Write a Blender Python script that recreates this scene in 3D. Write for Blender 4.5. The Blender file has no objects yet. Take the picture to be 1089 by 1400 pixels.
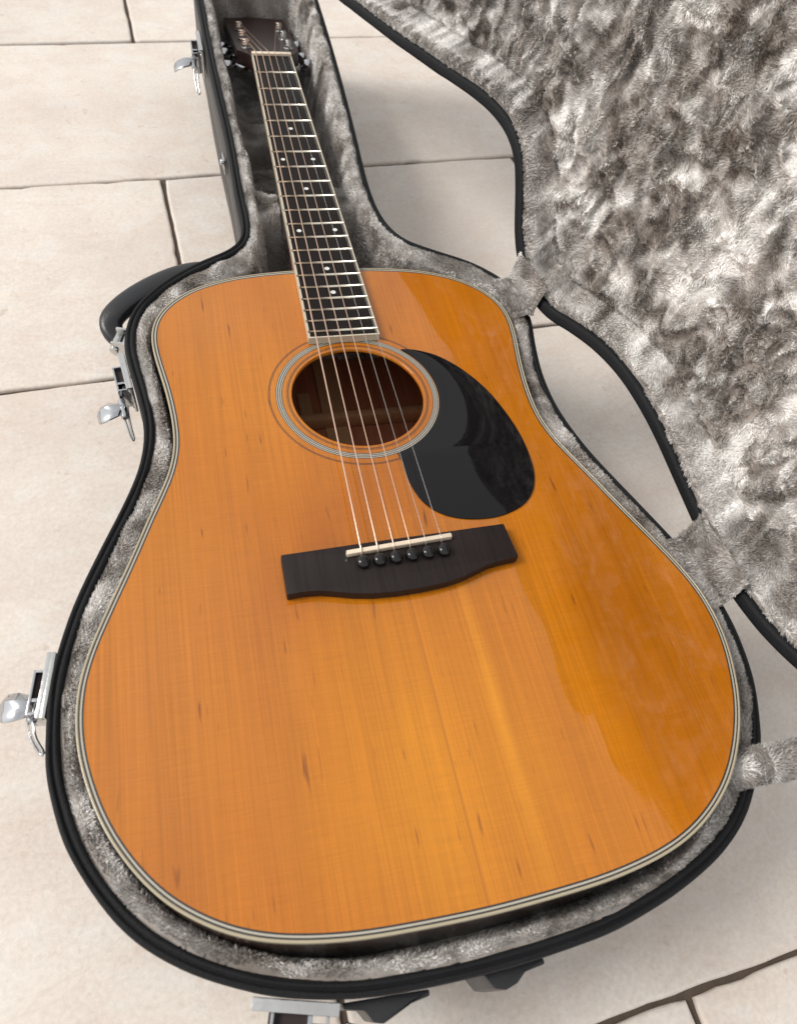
import bpy, bmesh, math, random
import numpy as np
from mathutils import Matrix, Vector
rng = np.random.default_rng(7)
random.seed(7)
MM = 0.001
scn = bpy.context.scene

# ------------------------------------------------------------------ camera
cam = bpy.data.cameras.new("camera")
cam_ob = bpy.data.objects.new("camera", cam)
scn.collection.objects.link(cam_ob)
RW = ((0.9517166918, -0.2813785542, 0.1227250911),      # right, down, forward in the world
      (-0.1740316005, -0.8238853875, -0.5393754447),
      (0.2528800912, 0.4919745700, -0.8330742355))
CAM = (-170.816, -874.436, 594.168)
m = Matrix.Identity(4)
for i in range(3):
    m[i][0] = RW[0][i]; m[i][1] = -RW[1][i]; m[i][2] = -RW[2][i]; m[i][3] = CAM[i] * MM
cam_ob.matrix_world = m
cam.sensor_fit = 'VERTICAL'
cam.sensor_height = 32.0
cam.lens = 1058.556 / 1400 * 32.0
cam.clip_start = 0.01
cam.clip_end = 200
cam.dof.use_dof = True
cam.dof.focus_distance = 0.60
cam.dof.aperture_fstop = 9.0
scn.camera = cam_ob

# ------------------------------------------------------------------ sky and sun
SUN_EL, SUN_AZ = math.radians(44), math.radians(-72)    # azimuth from +Y towards +X
w = bpy.data.worlds.new("World"); scn.world = w; w.use_nodes = True
nt = w.node_tree; nt.nodes.clear()
sky = nt.nodes.new('ShaderNodeTexSky'); sky.sky_type = 'NISHITA'; sky.sun_disc = False
sky.sun_elevation = SUN_EL; sky.sun_rotation = SUN_AZ; sky.dust_density = 3.0; sky.air_density = 1.0
hsv = nt.nodes.new('ShaderNodeHueSaturation'); hsv.inputs['Saturation'].default_value = 0.22
bg = nt.nodes.new('ShaderNodeBackground'); bg.inputs['Strength'].default_value = 0.125
wo = nt.nodes.new('ShaderNodeOutputWorld')
cloud = nt.nodes.new('ShaderNodeMix'); cloud.data_type = 'RGBA'; cloud.inputs[0].default_value = 0.6   # thin even overcast
cloud.inputs[7].default_value = (5.6, 5.5, 5.35, 1)
nt.links.new(sky.outputs[0], hsv.inputs['Color']); nt.links.new(hsv.outputs[0], cloud.inputs[6]); nt.links.new(cloud.outputs[2], bg.inputs['Color'])
nt.links.new(bg.outputs[0], wo.inputs['Surface'])
sun = bpy.data.lights.new("sun", 'SUN'); sun.energy = 1.5; sun.angle = math.radians(22); sun.color = (1.0, 0.955, 0.9)
sun_ob = bpy.data.objects.new("sun", sun); scn.collection.objects.link(sun_ob)
sd = Vector((math.sin(SUN_AZ) * math.cos(SUN_EL), math.cos(SUN_AZ) * math.cos(SUN_EL), math.sin(SUN_EL)))
sun_ob.rotation_euler = sd.to_track_quat('Z', 'Y').to_euler(); sun_ob.location = sd * 5
scn.view_settings.view_transform = 'Standard'; scn.view_settings.look = 'None'
scn.view_settings.exposure = 0.50; scn.view_settings.gamma = 1.0

# ------------------------------------------------------------------ helpers
def link(o, parent=None):
    scn.collection.objects.link(o)
    if parent is not None: o.parent = parent
    return o

def empty(name, loc, rot=None):
    o = bpy.data.objects.new(name, None); scn.collection.objects.link(o)
    mat = Matrix.Identity(4)
    if rot is not None:
        for i in range(3):
            for j in range(3): mat[i][j] = rot[i][j]
    for i in range(3): mat[i][3] = loc[i] * MM
    o.matrix_world = mat
    o.empty_display_size = 0.05
    return o

def tag(o, label=None, cat=None, group=None, kind=None):
    if label: o['label'] = label
    if cat: o['category'] = cat
    if group: o['group'] = group
    if kind: o['kind'] = kind
    return o

def mesh_np(name, verts, faces, mats, smooth=True, attr=None, fmat=None):
    """verts (n,3) in metres; faces: list of arrays, each (k,3) or (k,4)"""
    me = bpy.data.meshes.new(name)
    verts = np.asarray(verts, dtype=np.float32)
    if isinstance(faces, np.ndarray): faces = [faces]
    faces = [np.asarray(f, dtype=np.int32) for f in faces if len(f)]
    nl = sum(f.size for f in faces); nf = sum(len(f) for f in faces)
    me.vertices.add(len(verts)); me.vertices.foreach_set('co', verts.ravel())
    me.loops.add(nl); me.loops.foreach_set('vertex_index', np.concatenate([f.ravel() for f in faces]))
    tot = np.concatenate([np.full(len(f), f.shape[1], dtype=np.int32) for f in faces])
    st = np.concatenate([[0], np.cumsum(tot)[:-1]]).astype(np.int32)
    me.polygons.add(nf); me.polygons.foreach_set('loop_start', st); me.polygons.foreach_set('loop_total', tot)
    if isinstance(smooth, np.ndarray): me.polygons.foreach_set('use_smooth', smooth)
    else: me.polygons.foreach_set('use_smooth', np.full(nf, bool(smooth)))
    if attr is not None:
        a = me.attributes.new('tone', 'FLOAT', 'POINT'); a.data.foreach_set('value', np.asarray(attr, dtype=np.float32))
    for mt in (mats if isinstance(mats, (list, tuple)) else [mats]): me.materials.append(mt)
    if fmat is not None: me.polygons.foreach_set('material_index', np.asarray(fmat, dtype=np.int32))
    me.update(calc_edges=True); me.validate()
    return me

def part(name, verts_mm, faces, mat, parent, org=(0, 0, 0), smooth=True, attr=None, bevel=0, autosm=None):
    v = (np.asarray(verts_mm, dtype=float) - np.asarray(org)) * MM
    if isinstance(faces, list) and len(faces) and not isinstance(faces[0], np.ndarray):
        me = bpy.data.meshes.new(name); me.from_pydata([tuple(a) for a in v], [], [tuple(f) for f in faces])
        me.materials.append(mat); me.update()
        me.polygons.foreach_set('use_smooth', [bool(smooth)] * len(me.polygons))
    else:
        me = mesh_np(name, v, faces, mat, smooth, attr)
    if bevel or autosm is not None:
        bm = bmesh.new(); bm.from_mesh(me)
        bmesh.ops.remove_doubles(bm, verts=bm.verts, dist=1e-6)
        if bevel:
            es = [e for e in bm.edges if len(e.link_faces) == 2 and e.calc_face_angle(0) > math.radians(35)]
            bmesh.ops.bevel(bm, geom=es, offset=bevel * MM, segments=2, profile=0.6, affect='EDGES')
        bm.normal_update()
        for f in bm.faces: f.smooth = bool(smooth)
        if smooth:
            for e in bm.edges:
                if len(e.link_faces) == 2 and e.calc_face_angle(0) > math.radians(autosm or 32): e.smooth = False
        bm.to_mesh(me); bm.free()
    o = bpy.data.objects.new(name, me)
    return link(o, parent)

def resample(pts, step, closed=True, sigma=0.0):
    p = np.asarray(pts, float)
    q = np.vstack([p, p[:1]]) if closed else p
    # catmull-rom densify
    n = len(q) - 1; out = []
    P = lambda i: (p[i % len(p)] if closed else q[min(max(i, 0), len(q) - 1)])
    for i in range(n):
        p0, p1, p2, p3 = P(i - 1), P(i), P(i + 1), P(i + 2)
        L = np.linalg.norm(p2 - p1); k = max(2, int(L / 1.0))
        t = np.linspace(0, 1, k, endpoint=False)[:, None]
        out.append(0.5 * ((2 * p1) + (-p0 + p2) * t + (2 * p0 - 5 * p1 + 4 * p2 - p3) * t ** 2 + (-p0 + 3 * p1 - 3 * p2 + p3) * t ** 3))
    c = np.vstack(out)
    if not closed: c = np.vstack([c, q[-1:]])
    cc = np.vstack([c, c[:1]]) if closed else c
    s = np.concatenate([[0], np.cumsum(np.linalg.norm(np.diff(cc, axis=0), axis=1))])
    N = int(round(s[-1] / step)); u = np.linspace(0, s[-1], N, endpoint=not closed)
    r = np.stack([np.interp(u, s, cc[:, k]) for k in range(c.shape[1])], 1)
    if sigma > 0 and closed:
        w_ = int(3 * sigma / step) + 1; ker = np.exp(-0.5 * (np.arange(-w_, w_ + 1) * step / sigma) ** 2); ker /= ker.sum()
        r = sum(ker[j + w_] * np.roll(r, j, axis=0) for j in range(-w_, w_ + 1))
    return r

def inward(c):
    t = np.roll(c, -1, 0) - np.roll(c, 1, 0); t /= np.linalg.norm(t, axis=1)[:, None]
    n = np.stack([-t[:, 1], t[:, 0]], 1)
    area = 0.5 * np.sum(c[:, 0] * np.roll(c[:, 1], -1) - np.roll(c[:, 0], -1) * c[:, 1])
    return n if area > 0 else -n

def loft(c, prof, frame=None, closed_prof=False):
    """sweep profile [(inward distance, height)] round closed 2-D curve c"""
    n = inward(c); N = len(c); V = []
    for d, z in prof:
        if np.ndim(d) == 0: d = np.full(N, float(d))
        if np.ndim(z) == 0: z = np.full(N, float(z))
        V.append(np.c_[c + n * np.asarray(d)[:, None], z])
    K = len(prof); V = np.vstack(V); F = []
    i = np.arange(N); j = (i + 1) % N
    for k in range(K if closed_prof else K - 1):
        a = k * N; b = ((k + 1) % K) * N
        F.append(np.stack([a + i, a + j, b + j, b + i], 1))
    F = np.vstack(F)
    return (frame(V) if frame else V), F

def tube(path, r, seg=8, closed=False, caps=True):
    p = np.asarray(path, float); n = len(p); rr = np.broadcast_to(np.asarray(r, float), (n,))
    t = np.gradient(p, axis=0) if not closed else np.roll(p, -1, 0) - np.roll(p, 1, 0)
    t /= np.linalg.norm(t, axis=1)[:, None]
    up = np.array([0, 0, 1.0]) if abs(t[0, 2]) < 0.9 else np.array([1.0, 0, 0])
    V = []; a = np.cross(up, t[0]); a /= np.linalg.norm(a)
    for i in range(n):
        a = a - t[i] * (a @ t[i]); a /= np.linalg.norm(a); b = np.cross(t[i], a)
        an = np.linspace(0, 2 * np.pi, seg, endpoint=False)
        V.append(p[i] + rr[i] * (np.cos(an)[:, None] * a + np.sin(an)[:, None] * b))
    V = np.vstack(V); F = []
    for i in range(n if closed else n - 1):
        for k in range(seg):
            a0 = i * seg + k; a1 = i * seg + (k + 1) % seg; b0 = ((i + 1) % n) * seg + k; b1 = ((i + 1) % n) * seg + (k + 1) % seg
            F.append((a0, a1, b1, b0))
    if caps and not closed:
        F.append(tuple(range(seg))[::-1]); F.append(tuple((n - 1) * seg + k for k in range(seg)))
    return V, F

def box(c, s, rot=None):
    c = np.array(c, float); s = np.array(s, float) / 2
    V = np.array([[x, y, z] for x in (-1, 1) for y in (-1, 1) for z in (-1, 1)]) * s
    if rot is not None: V = V @ np.array(rot).T
    F = [(0, 1, 3, 2), (4, 6, 7, 5), (0, 4, 5, 1), (2, 3, 7, 6), (0, 2, 6, 4), (1, 5, 7, 3)]
    return V + c, F

def merge(*vf):
    V = []; F = []; n = 0
    for v, f in vf:
        V.append(np.asarray(v)); F += [tuple(int(i) + n for i in q) for q in f]; n += len(v)
    return np.vstack(V), F

def lathe(prof, c, axis=(0, 0, 1), seg=24):
    """prof [(r,h)] about axis through c"""
    ax = np.array(axis, float); ax /= np.linalg.norm(ax)
    u = np.cross(ax, [1, 0, 0] if abs(ax[0]) < 0.9 else [0, 1, 0]); u /= np.linalg.norm(u); v = np.cross(ax, u)
    an = np.linspace(0, 2 * np.pi, seg, endpoint=False); V = []; F = []
    for r, h in prof: V.append(np.array(c) + ax * h + r * (np.cos(an)[:, None] * u + np.sin(an)[:, None] * v))
    K = len(prof)
    for k in range(K - 1):
        for i in range(seg): F.append((k * seg + i, k * seg + (i + 1) % seg, (k + 1) * seg + (i + 1) % seg, (k + 1) * seg + i))
    F.append(tuple(range(seg))[::-1]); F.append(tuple((K - 1) * seg + i for i in range(seg)))
    return np.vstack(V), F

def prism(poly, z0, z1, holes=()):
    """closed 2-D polygon with optional holes extruded from z0 to z1 -> verts, faces (triangulated caps)"""
    from mathutils.geometry import tessellate_polygon
    loops = [list(map(tuple, poly))] + [list(map(tuple, h)) for h in holes]
    tri = tessellate_polygon([[Vector((x, y, 0)) for x, y in L] for L in loops])
    flat = [q for L in loops for q in L]; n = len(flat)
    V = np.array([(x, y, z1) for x, y in flat] + [(x, y, z0) for x, y in flat]); F = []
    for t in tri:
        a, b, c = [np.array(flat[i]) for i in t]
        cr = (b[0] - a[0]) * (c[1] - a[1]) - (b[1] - a[1]) * (c[0] - a[0])
        t = tuple(t) if cr > 0 else tuple(t)[::-1]
        F.append(t); F.append(tuple(i + n for i in t[::-1]))
    o = 0
    for li, L in enumerate(loops):
        A = np.array(L); ar = np.sum(A[:, 0] * np.roll(A[:, 1], -1) - np.roll(A[:, 0], -1) * A[:, 1])
        ccw = (ar > 0) == (li == 0)
        for i in range(len(L)):
            j = (i + 1) % len(L)
            q = (o + i, o + i + n, o + j + n, o + j)
            F.append(q if ccw else q[::-1])
        o += len(L)
    return V, F

def vnoise(x, y, scale, seed):
    r = np.random.default_rng(seed); G = r.uniform(-1, 1, (257, 257))
    X = x / scale + 37.3; Y = y / scale + 91.7
    xi = np.floor(X).astype(int); yi = np.floor(Y).astype(int); fx = X - xi; fy = Y - yi
    fx = fx * fx * fx * (fx * (fx * 6 - 15) + 10); fy = fy * fy * fy * (fy * (fy * 6 - 15) + 10)
    g = lambda a, b: G[a % 257, b % 257]
    return (g(xi, yi) * (1 - fx) + g(xi + 1, yi) * fx) * (1 - fy) + (g(xi, yi + 1) * (1 - fx) + g(xi + 1, yi + 1) * fx) * fy

def sstep(a, b, x):
    t = np.clip((x - a) / (b - a), 0, 1); return t * t * (3 - 2 * t)

def poly_dist(P, c):
    """signed distance of points to closed polyline, positive inside"""
    a = c; b = np.roll(c, -1, 0); ab = b - a; L2 = (ab ** 2).sum(1); out = np.empty(len(P)); ins = np.zeros(len(P), bool)
    for s in range(0, len(P), 4000):
        q = P[s:s + 4000, None] ; t = np.clip(((q - a) * ab).sum(2) / L2, 0, 1)
        d = q - (a + t[..., None] * ab); out[s:s + 4000] = np.sqrt((d ** 2).sum(2).min(1))
        y = q[..., 1]; cr = ((a[:, 1] > y) != (b[:, 1] > y)) & (q[..., 0] < a[:, 0] + (y - a[:, 1]) * ab[:, 0] / np.where(ab[:, 1] == 0, 1e-9, ab[:, 1]))
        ins[s:s + 4000] = cr.sum(1) % 2 == 1
    return np.where(ins, out, -out)

# ------------------------------------------------------------------ materials
def nodes(name):
    mt = bpy.data.materials.new(name); mt.use_nodes = True
    n = mt.node_tree; b = n.nodes['Principled BSDF']; return mt, n, b
def simple(name, col, rough=0.5, metal=0.0, coat=0.0, bump=0.0, bscale=800, spec=0.5, var=0.0, vscale=60):
    mt, n, b = nodes(name)
    b.inputs['Base Color'].default_value = (*col, 1); b.inputs['Roughness'].default_value = rough
    b.inputs['Metallic'].default_value = metal; b.inputs['Coat Weight'].default_value = coat
    b.inputs['Specular IOR Level'].default_value = spec; b.inputs['Coat Roughness'].default_value = 0.05
    tc = n.nodes.new('ShaderNodeTexCoord')
    if bump:
        t = n.nodes.new('ShaderNodeTexNoise'); t.inputs['Scale'].default_value = bscale; t.inputs['Detail'].default_value = 4
        bp = n.nodes.new('ShaderNodeBump'); bp.inputs['Strength'].default_value = bump; bp.inputs['Distance'].default_value = 0.0006
        n.links.new(tc.outputs['Object'], t.inputs['Vector']); n.links.new(t.outputs['Fac'], bp.inputs['Height']); n.links.new(bp.outputs[0], b.inputs['Normal'])
    if var:
        t = n.nodes.new('ShaderNodeTexNoise'); t.inputs['Scale'].default_value = vscale; t.inputs['Detail'].default_value = 6
        r = n.nodes.new('ShaderNodeMapRange'); r.inputs[3].default_value = 1 - var; r.inputs[4].default_value = 1 + var
        mx = n.nodes.new('ShaderNodeMix'); mx.data_type = 'RGBA'; mx.blend_type = 'MULTIPLY'; mx.inputs[0].default_value = 1
        mx.inputs[6].default_value = (*col, 1)
        n.links.new(tc.outputs['Object'], t.inputs['Vector']); n.links.new(t.outputs['Fac'], r.inputs[0]); n.links.new(r.outputs[0], mx.inputs[7]); n.links.new(mx.outputs[2], b.inputs['Base Color'])
    return mt

class NB:
    """small node builder"""
    def __init__(s, n): s.n = n; s.tc = n.nodes.new('ShaderNodeTexCoord')
    def noise(s, sc, scale=1.0, detail=3, rough=0.5, rot=0, vec=None, loc=(0, 0, 0), dist=0.0):
        mp = s.n.nodes.new('ShaderNodeMapping'); mp.inputs['Scale'].default_value = sc; mp.inputs['Rotation'].default_value = (0, 0, rot); mp.inputs['Location'].default_value = loc
        s.n.links.new(vec or s.tc.outputs['Object'], mp.inputs[0])
        t = s.n.nodes.new('ShaderNodeTexNoise'); t.inputs['Scale'].default_value = scale; t.inputs['Detail'].default_value = detail; t.inputs['Roughness'].default_value = rough
        t.inputs['Distortion'].default_value = dist
        s.n.links.new(mp.outputs[0], t.inputs['Vector']); return t.outputs['Fac']
    def rng(s, x, a, b, c, d):
        r = s.n.nodes.new('ShaderNodeMapRange')
        for i, v in enumerate((a, b, c, d)): r.inputs[i + 1].default_value = v
        s.n.links.new(x, r.inputs[0]); return r.outputs[0]
    def mix(s, f, a, b, mode='MIX'):
        x = s.n.nodes.new('ShaderNodeMix'); x.data_type = 'RGBA'; x.blend_type = mode
        for k, v in ((0, f), (6, a), (7, b)):
            if isinstance(v, (int, float)): x.inputs[k].default_value = v if k == 0 else (v, v, v, 1)
            elif isinstance(v, tuple): x.inputs[k].default_value = (*v, 1)
            else: s.n.links.new(v, x.inputs[k])
        return x.outputs[2]
    def math(s, op, a, b=0.0, c=0.0):
        x = s.n.nodes.new('ShaderNodeMath'); x.operation = op
        for k, v in enumerate((a, b, c)):
            if isinstance(v, (int, float)): x.inputs[k].default_value = v
            else: s.n.links.new(v, x.inputs[k])
        return x.outputs[0]
    def bump(s, h, strength, dist):
        b = s.n.nodes.new('ShaderNodeBump'); b.inputs['Strength'].default_value = strength; b.inputs['Distance'].default_value = dist
        s.n.links.new(h, b.inputs['Height']); return b.outputs[0]

def wood_top():
    mt, n, b = nodes('aged_spruce'); q = NB(n)
    grain = q.noise((620, 5, 1), detail=3, rough=0.6)
    fine = q.noise((1500, 14, 1), detail=1)
    silk = q.noise((45, 950, 1), detail=2, rough=0.6)
    mott = q.noise((16, 5, 1), detail=4, rough=0.55)
    band = q.noise((38, 1.2, 1), detail=2, loc=(3, 1, 0))
    streak = q.noise((230, 26, 1), detail=2, loc=(7, 2, 0))
    cloud = q.noise((7, 7, 1), detail=2, loc=(1, 5, 0))
    c = q.mix(q.rng(mott, .36, .64, 0, 1), (0.41, 0.115, 0.005), (0.51, 0.162, 0.008))
    c = q.mix(q.rng(cloud, .42, .66, 0, .6), c, (0.52, 0.172, 0.005))
    def blob(cx, cy, rx, ry, amt, col):      # broad colour patches; two paint in pale sheen, one its absence
        mp = n.nodes.new('ShaderNodeMapping'); mp.vector_type = 'TEXTURE'
        mp.inputs['Location'].default_value = (cx, cy, 0); mp.inputs['Scale'].default_value = (rx, ry, 10)
        n.links.new(q.tc.outputs['Object'], mp.inputs[0])
        ln = n.nodes.new('ShaderNodeVectorMath'); ln.operation = 'LENGTH'; n.links.new(mp.outputs[0], ln.inputs[0])
        d = q.math('ADD', ln.outputs['Value'], q.rng(mott, .3, .7, -.3, .3))
        return q.mix(q.rng(d, .1, 1.1, amt, 0), c, col)
    c = blob(-0.01, -0.19, .085, .12, .85, (0.64, 0.235, 0.007))
    c = blob(-0.09, 0.09, .05, .09, .5, (0.60, 0.205, 0.008))
    c = blob(0.10, 0.17, .05, .08, .55, (0.56, 0.175, 0.004))
    c = blob(-0.15, -0.10, .08, .16, .6, (0.52, 0.185, 0.030))  # pale gloss haze of the sky painted into the left lower bout
    c = blob(-0.10, 0.18, .06, .06, .5, (0.52, 0.18, 0.026))  # same painted haze on the left upper bout
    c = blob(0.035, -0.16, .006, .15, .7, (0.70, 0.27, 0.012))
    c = blob(0.15, -0.12, .06, .14, .8, (0.36, 0.105, 0.002))  # painted darker where the gloss mirrors the lid instead of sky
    c = q.mix(1.0, c, q.rng(band, .3, .7, .92, 1.05), 'MULTIPLY')
    c = q.mix(1.0, c, q.rng(grain, .3, .7, .87, 1.07), 'MULTIPLY')
    c = q.mix(1.0, c, q.rng(fine, .3, .7, .93, 1.05), 'MULTIPLY')
    c = q.mix(1.0, c, q.rng(silk, .3, .7, .94, 1.045), 'MULTIPLY')
    c = q.mix(q.rng(streak, .685, .77, 0, .8), c, (0.16, 0.04, 0.006))
    sp = n.nodes.new('ShaderNodeSeparateXYZ'); n.links.new(q.tc.outputs['Object'], sp.inputs[0])
    ax = q.math('ABSOLUTE', sp.outputs[0])
    c = q.mix(q.rng(ax, 0.0003, 0.0009, 0.45, 0), c, (0.30, 0.10, 0.015))
    n.links.new(c, b.inputs['Base Color'])
    b.inputs['Roughness'].default_value = 0.36; b.inputs['Specular IOR Level'].default_value = 0.05
    b.inputs['Coat Weight'].default_value = 1.0; b.inputs['Coat Roughness'].default_value = 0.02; b.inputs['Coat IOR'].default_value = 1.55
    wv = q.noise((15, 8, 1), detail=2, loc=(4, 4, 0)); gr = q.noise((520, 6, 1), detail=1)
    h = q.math('MULTIPLY_ADD', gr, 0.006, wv)
    sm = q.noise((38, 30, 1), detail=6, rough=.7, loc=(2, 9, 0)); sc_ = q.noise((900, 30, 1), detail=2, rot=.6, loc=(4, 1, 0))
    n.links.new(q.math('ADD', q.rng(sm, .45, .7, .012, .07), q.rng(sc_, .66, .75, 0, .12)), b.inputs['Coat Roughness'])
    bp = q.bump(h, 1.0, 0.0016); n.links.new(bp, b.inputs['Coat Normal'])
    return mt

def wood(name, c1, c2, rough=0.5, coat=0.0, sc=(300, 8, 300)):
    mt, n, b = nodes(name); q = NB(n)
    g = q.noise(sc, detail=4, rough=.6)
    n.links.new(q.mix(q.rng(g, .3, .7, 0, 1), c1, c2), b.inputs['Base Color'])
    b.inputs['Roughness'].default_value = rough; b.inputs['Coat Weight'].default_value = coat; b.inputs['Coat Roughness'].default_value = .08
    n.links.new(q.bump(g, .25, .0003), b.inputs['Normal'])
    return mt

def plush(name, a, b_, under=False):
    mt, n, b = nodes(name); q = NB(n)
    at = n.nodes.new('ShaderNodeAttribute'); at.attribute_name = 'tone'
    big = q.noise((26, 26, 26), detail=3)
    f = q.math('ADD', at.outputs['Fac'], q.rng(big, .3, .7, -.15, .15))
    c = q.mix(q.rng(f, 0, 1, 0, 1), a, b_)  # nap highlights and darks are painted into the pile colour through tone
    n.links.new(c, b.inputs['Base Color'])
    b.inputs['Roughness'].default_value = 0.42; b.inputs['Specular IOR Level'].default_value = 0.5; b.inputs['IOR'].default_value = 1.8
    b.inputs['Sheen Weight'].default_value = 0.35; b.inputs['Sheen Roughness'].default_value = 0.35; b.inputs['Sheen Tint'].default_value = (.95, .9, .85, 1)
    return mt

def tile_mat():
    mt, n, b = nodes('cream_stone_tile'); q = NB(n)
    oi = n.nodes.new('ShaderNodeObjectInfo')
    vm = n.nodes.new('ShaderNodeVectorMath'); vm.operation = 'MULTIPLY_ADD'
    n.links.new(oi.outputs['Random'], vm.inputs[0]); vm.inputs[1].default_value = (9, 7, 5); n.links.new(q.tc.outputs['Object'], vm.inputs[2])
    v = vm.outputs[0]
    big = q.noise((5, 7, 5), detail=5, rough=.6, vec=v)
    mid = q.noise((22, 34, 22), detail=5, rough=.65, vec=v, dist=.6)
    fine = q.noise((260, 260, 260), detail=4, rough=.7, vec=v)
    vein = q.noise((7, 13, 7), detail=6, rough=.6, vec=v, loc=(2, 3, 1), dist=1.2)
    c = q.mix(q.rng(big, .35, .65, 0, 1), (0.65, 0.567, 0.495), (0.71, 0.643, 0.57))
    c = q.mix(q.rng(mid, .4, .68, 0, .55), c, (0.73, 0.70, 0.66))
    c = q.mix(q.rng(q.noise((13, 17, 13), detail=4, vec=v, loc=(8, 1, 4)), .48, .68, 0, .35), c, (0.58, 0.49, 0.435))
    vv = q.math('ABSOLUTE', q.math('SUBTRACT', vein, 0.5))
    c = q.mix(q.rng(vv, 0.0, .02, .16, 0), c, (0.52, 0.37, 0.28))
    c = q.mix(1.0, c, q.rng(fine, .3, .7, .89, 1.07), 'MULTIPLY')
    c = q.mix(q.rng(q.noise((3.2, 4, 3), detail=6, rough=.6, vec=v, loc=(1, 8, 4)), .5, .7, 0, .4), c, (0.52, 0.44, 0.39))
    pit = q.noise((75, 75, 75), detail=3, rough=.6, vec=v, loc=(5, 5, 5))
    c = q.mix(q.rng(pit, .66, .74, 0, .4), c, (0.42, 0.33, 0.26))
    c = q.mix(1.0, c, q.rng(oi.outputs['Random'], 0, 1, .95, 1.03), 'MULTIPLY')
    n.links.new(c, b.inputs['Base Color']); b.inputs['Roughness'].default_value = .55; b.inputs['Specular IOR Level'].default_value = .35
    h = q.math('MULTIPLY_ADD', fine, .25, mid)
    n.links.new(q.bump(h, .5, .0012), b.inputs['Normal'])
    return mt

M_top = wood_top()
M_side = wood('dark_rosewood', (0.03, 0.012, 0.008), (0.075, 0.028, 0.016), .3, .8)
M_inside = wood('inner_mahogany', (0.32, 0.10, 0.05), (0.46, 0.16, 0.075), .7, 0, (220, 7, 220))
M_brace = wood('brace_spruce', (0.42, 0.22, 0.10), (0.50, 0.28, 0.14), .7)
M_ivory = simple('aged_ivory_binding', (0.40, 0.345, 0.235), .3, coat=.5, var=.1, vscale=90)
M_ivoryb = simple('cream_fretboard_binding', (0.54, 0.48, 0.37), .35, coat=.2)
M_white = simple('white_celluloid', (0.42, 0.39, 0.32), .3, coat=.4)
M_black = simple('black_line', (0.02, 0.017, 0.015), .4, coat=.4)
M_guard = simple('black_pickguard_plastic', (0.006, 0.006, 0.007), .06, spec=.3)
n_ = M_guard.node_tree; q_ = NB(n_); b_ = n_.nodes['Principled BSDF']
n_.links.new(q_.math('ADD', q_.rng(q_.noise((40, 30, 1), detail=6, rough=.7), .45, .75, .03, .12), q_.rng(q_.noise((700, 40, 1), detail=2, rot=-.7), .64, .74, 0, .18)), b_.inputs['Roughness'])
n_.links.new(q_.bump(q_.noise((14, 9, 1), detail=1), 1.0, .0009), b_.inputs['Normal'])
M_ebony = wood('dark_bridge_wood', (0.009, 0.0055, 0.005), (0.020, 0.012, 0.011), .5, 0, (420, 12, 420))
M_ebony.node_tree.nodes['Principled BSDF'].inputs['Specular IOR Level'].default_value = .3
M_board = wood('fretboard_wood', (0.005, 0.0035, 0.003), (0.011, 0.007, 0.006), .5, 0, (500, 14, 500))
M_board.node_tree.nodes['Principled BSDF'].inputs['Specular IOR Level'].default_value = .2
M_bone = simple('bone', (0.72, 0.60, 0.46), .35, coat=.2, var=.12, vscale=200)
M_fret = simple('nickel_fret_wire', (0.80, 0.74, 0.62), .22, 1.0)
M_pearl = simple('pearl_dot', (0.80, 0.82, 0.80), .2, coat=.8)
M_bronze = simple('bronze_wound_string', (0.86, 0.62, 0.47), .32, 1.0)
M_steel = simple('plain_steel_string', (0.62, 0.60, 0.57), .25, 1.0)
M_chrome = simple('chrome', (0.50, 0.51, 0.53), .06, 1.0, bump=.12, bscale=160)
M_chromew = simple('worn_chrome', (0.60, 0.60, 0.59), .16, 1.0, bump=.3, bscale=300, var=.12, vscale=120)
M_pin = simple('black_bridge_pin', (0.006, 0.006, 0.006), .1, spec=.5)
M_neck = wood('mahogany_neck', (0.10, 0.028, 0.014), (0.19, 0.06, 0.028), .25, .8)
M_head = wood('headstock_veneer', (0.008, 0.002, 0.002), (0.018, 0.005, 0.0035), .42, 0)
M_vinyl = simple('black_vinyl', (0.014, 0.015, 0.017), .42, bump=.8, bscale=900, spec=.5, var=.2, vscale=40)
M_rim = simple('black_fabric_trim', (0.006, 0.0065, 0.008), .7, bump=1.0, bscale=700, spec=.28, var=.3, vscale=60)
M_rubber = simple('black_plastic', (0.013, 0.014, 0.016), .35, bump=.3, bscale=600)
M_plush = plush('crushed_plush', (0.155, 0.123, 0.097), (0.93, 0.915, 0.89))
M_plushB = plush('plush_backing', (0.18, 0.15, 0.125), (0.50, 0.46, 0.42))
M_tile = tile_mat()
M_mortar = simple('dark_mortar', (0.085, 0.062, 0.046), .9, bump=1, bscale=400, var=.35, vscale=90)
M_recess_shade = simple('recess_shade', (0.03, 0.02, 0.02), .8)

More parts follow.
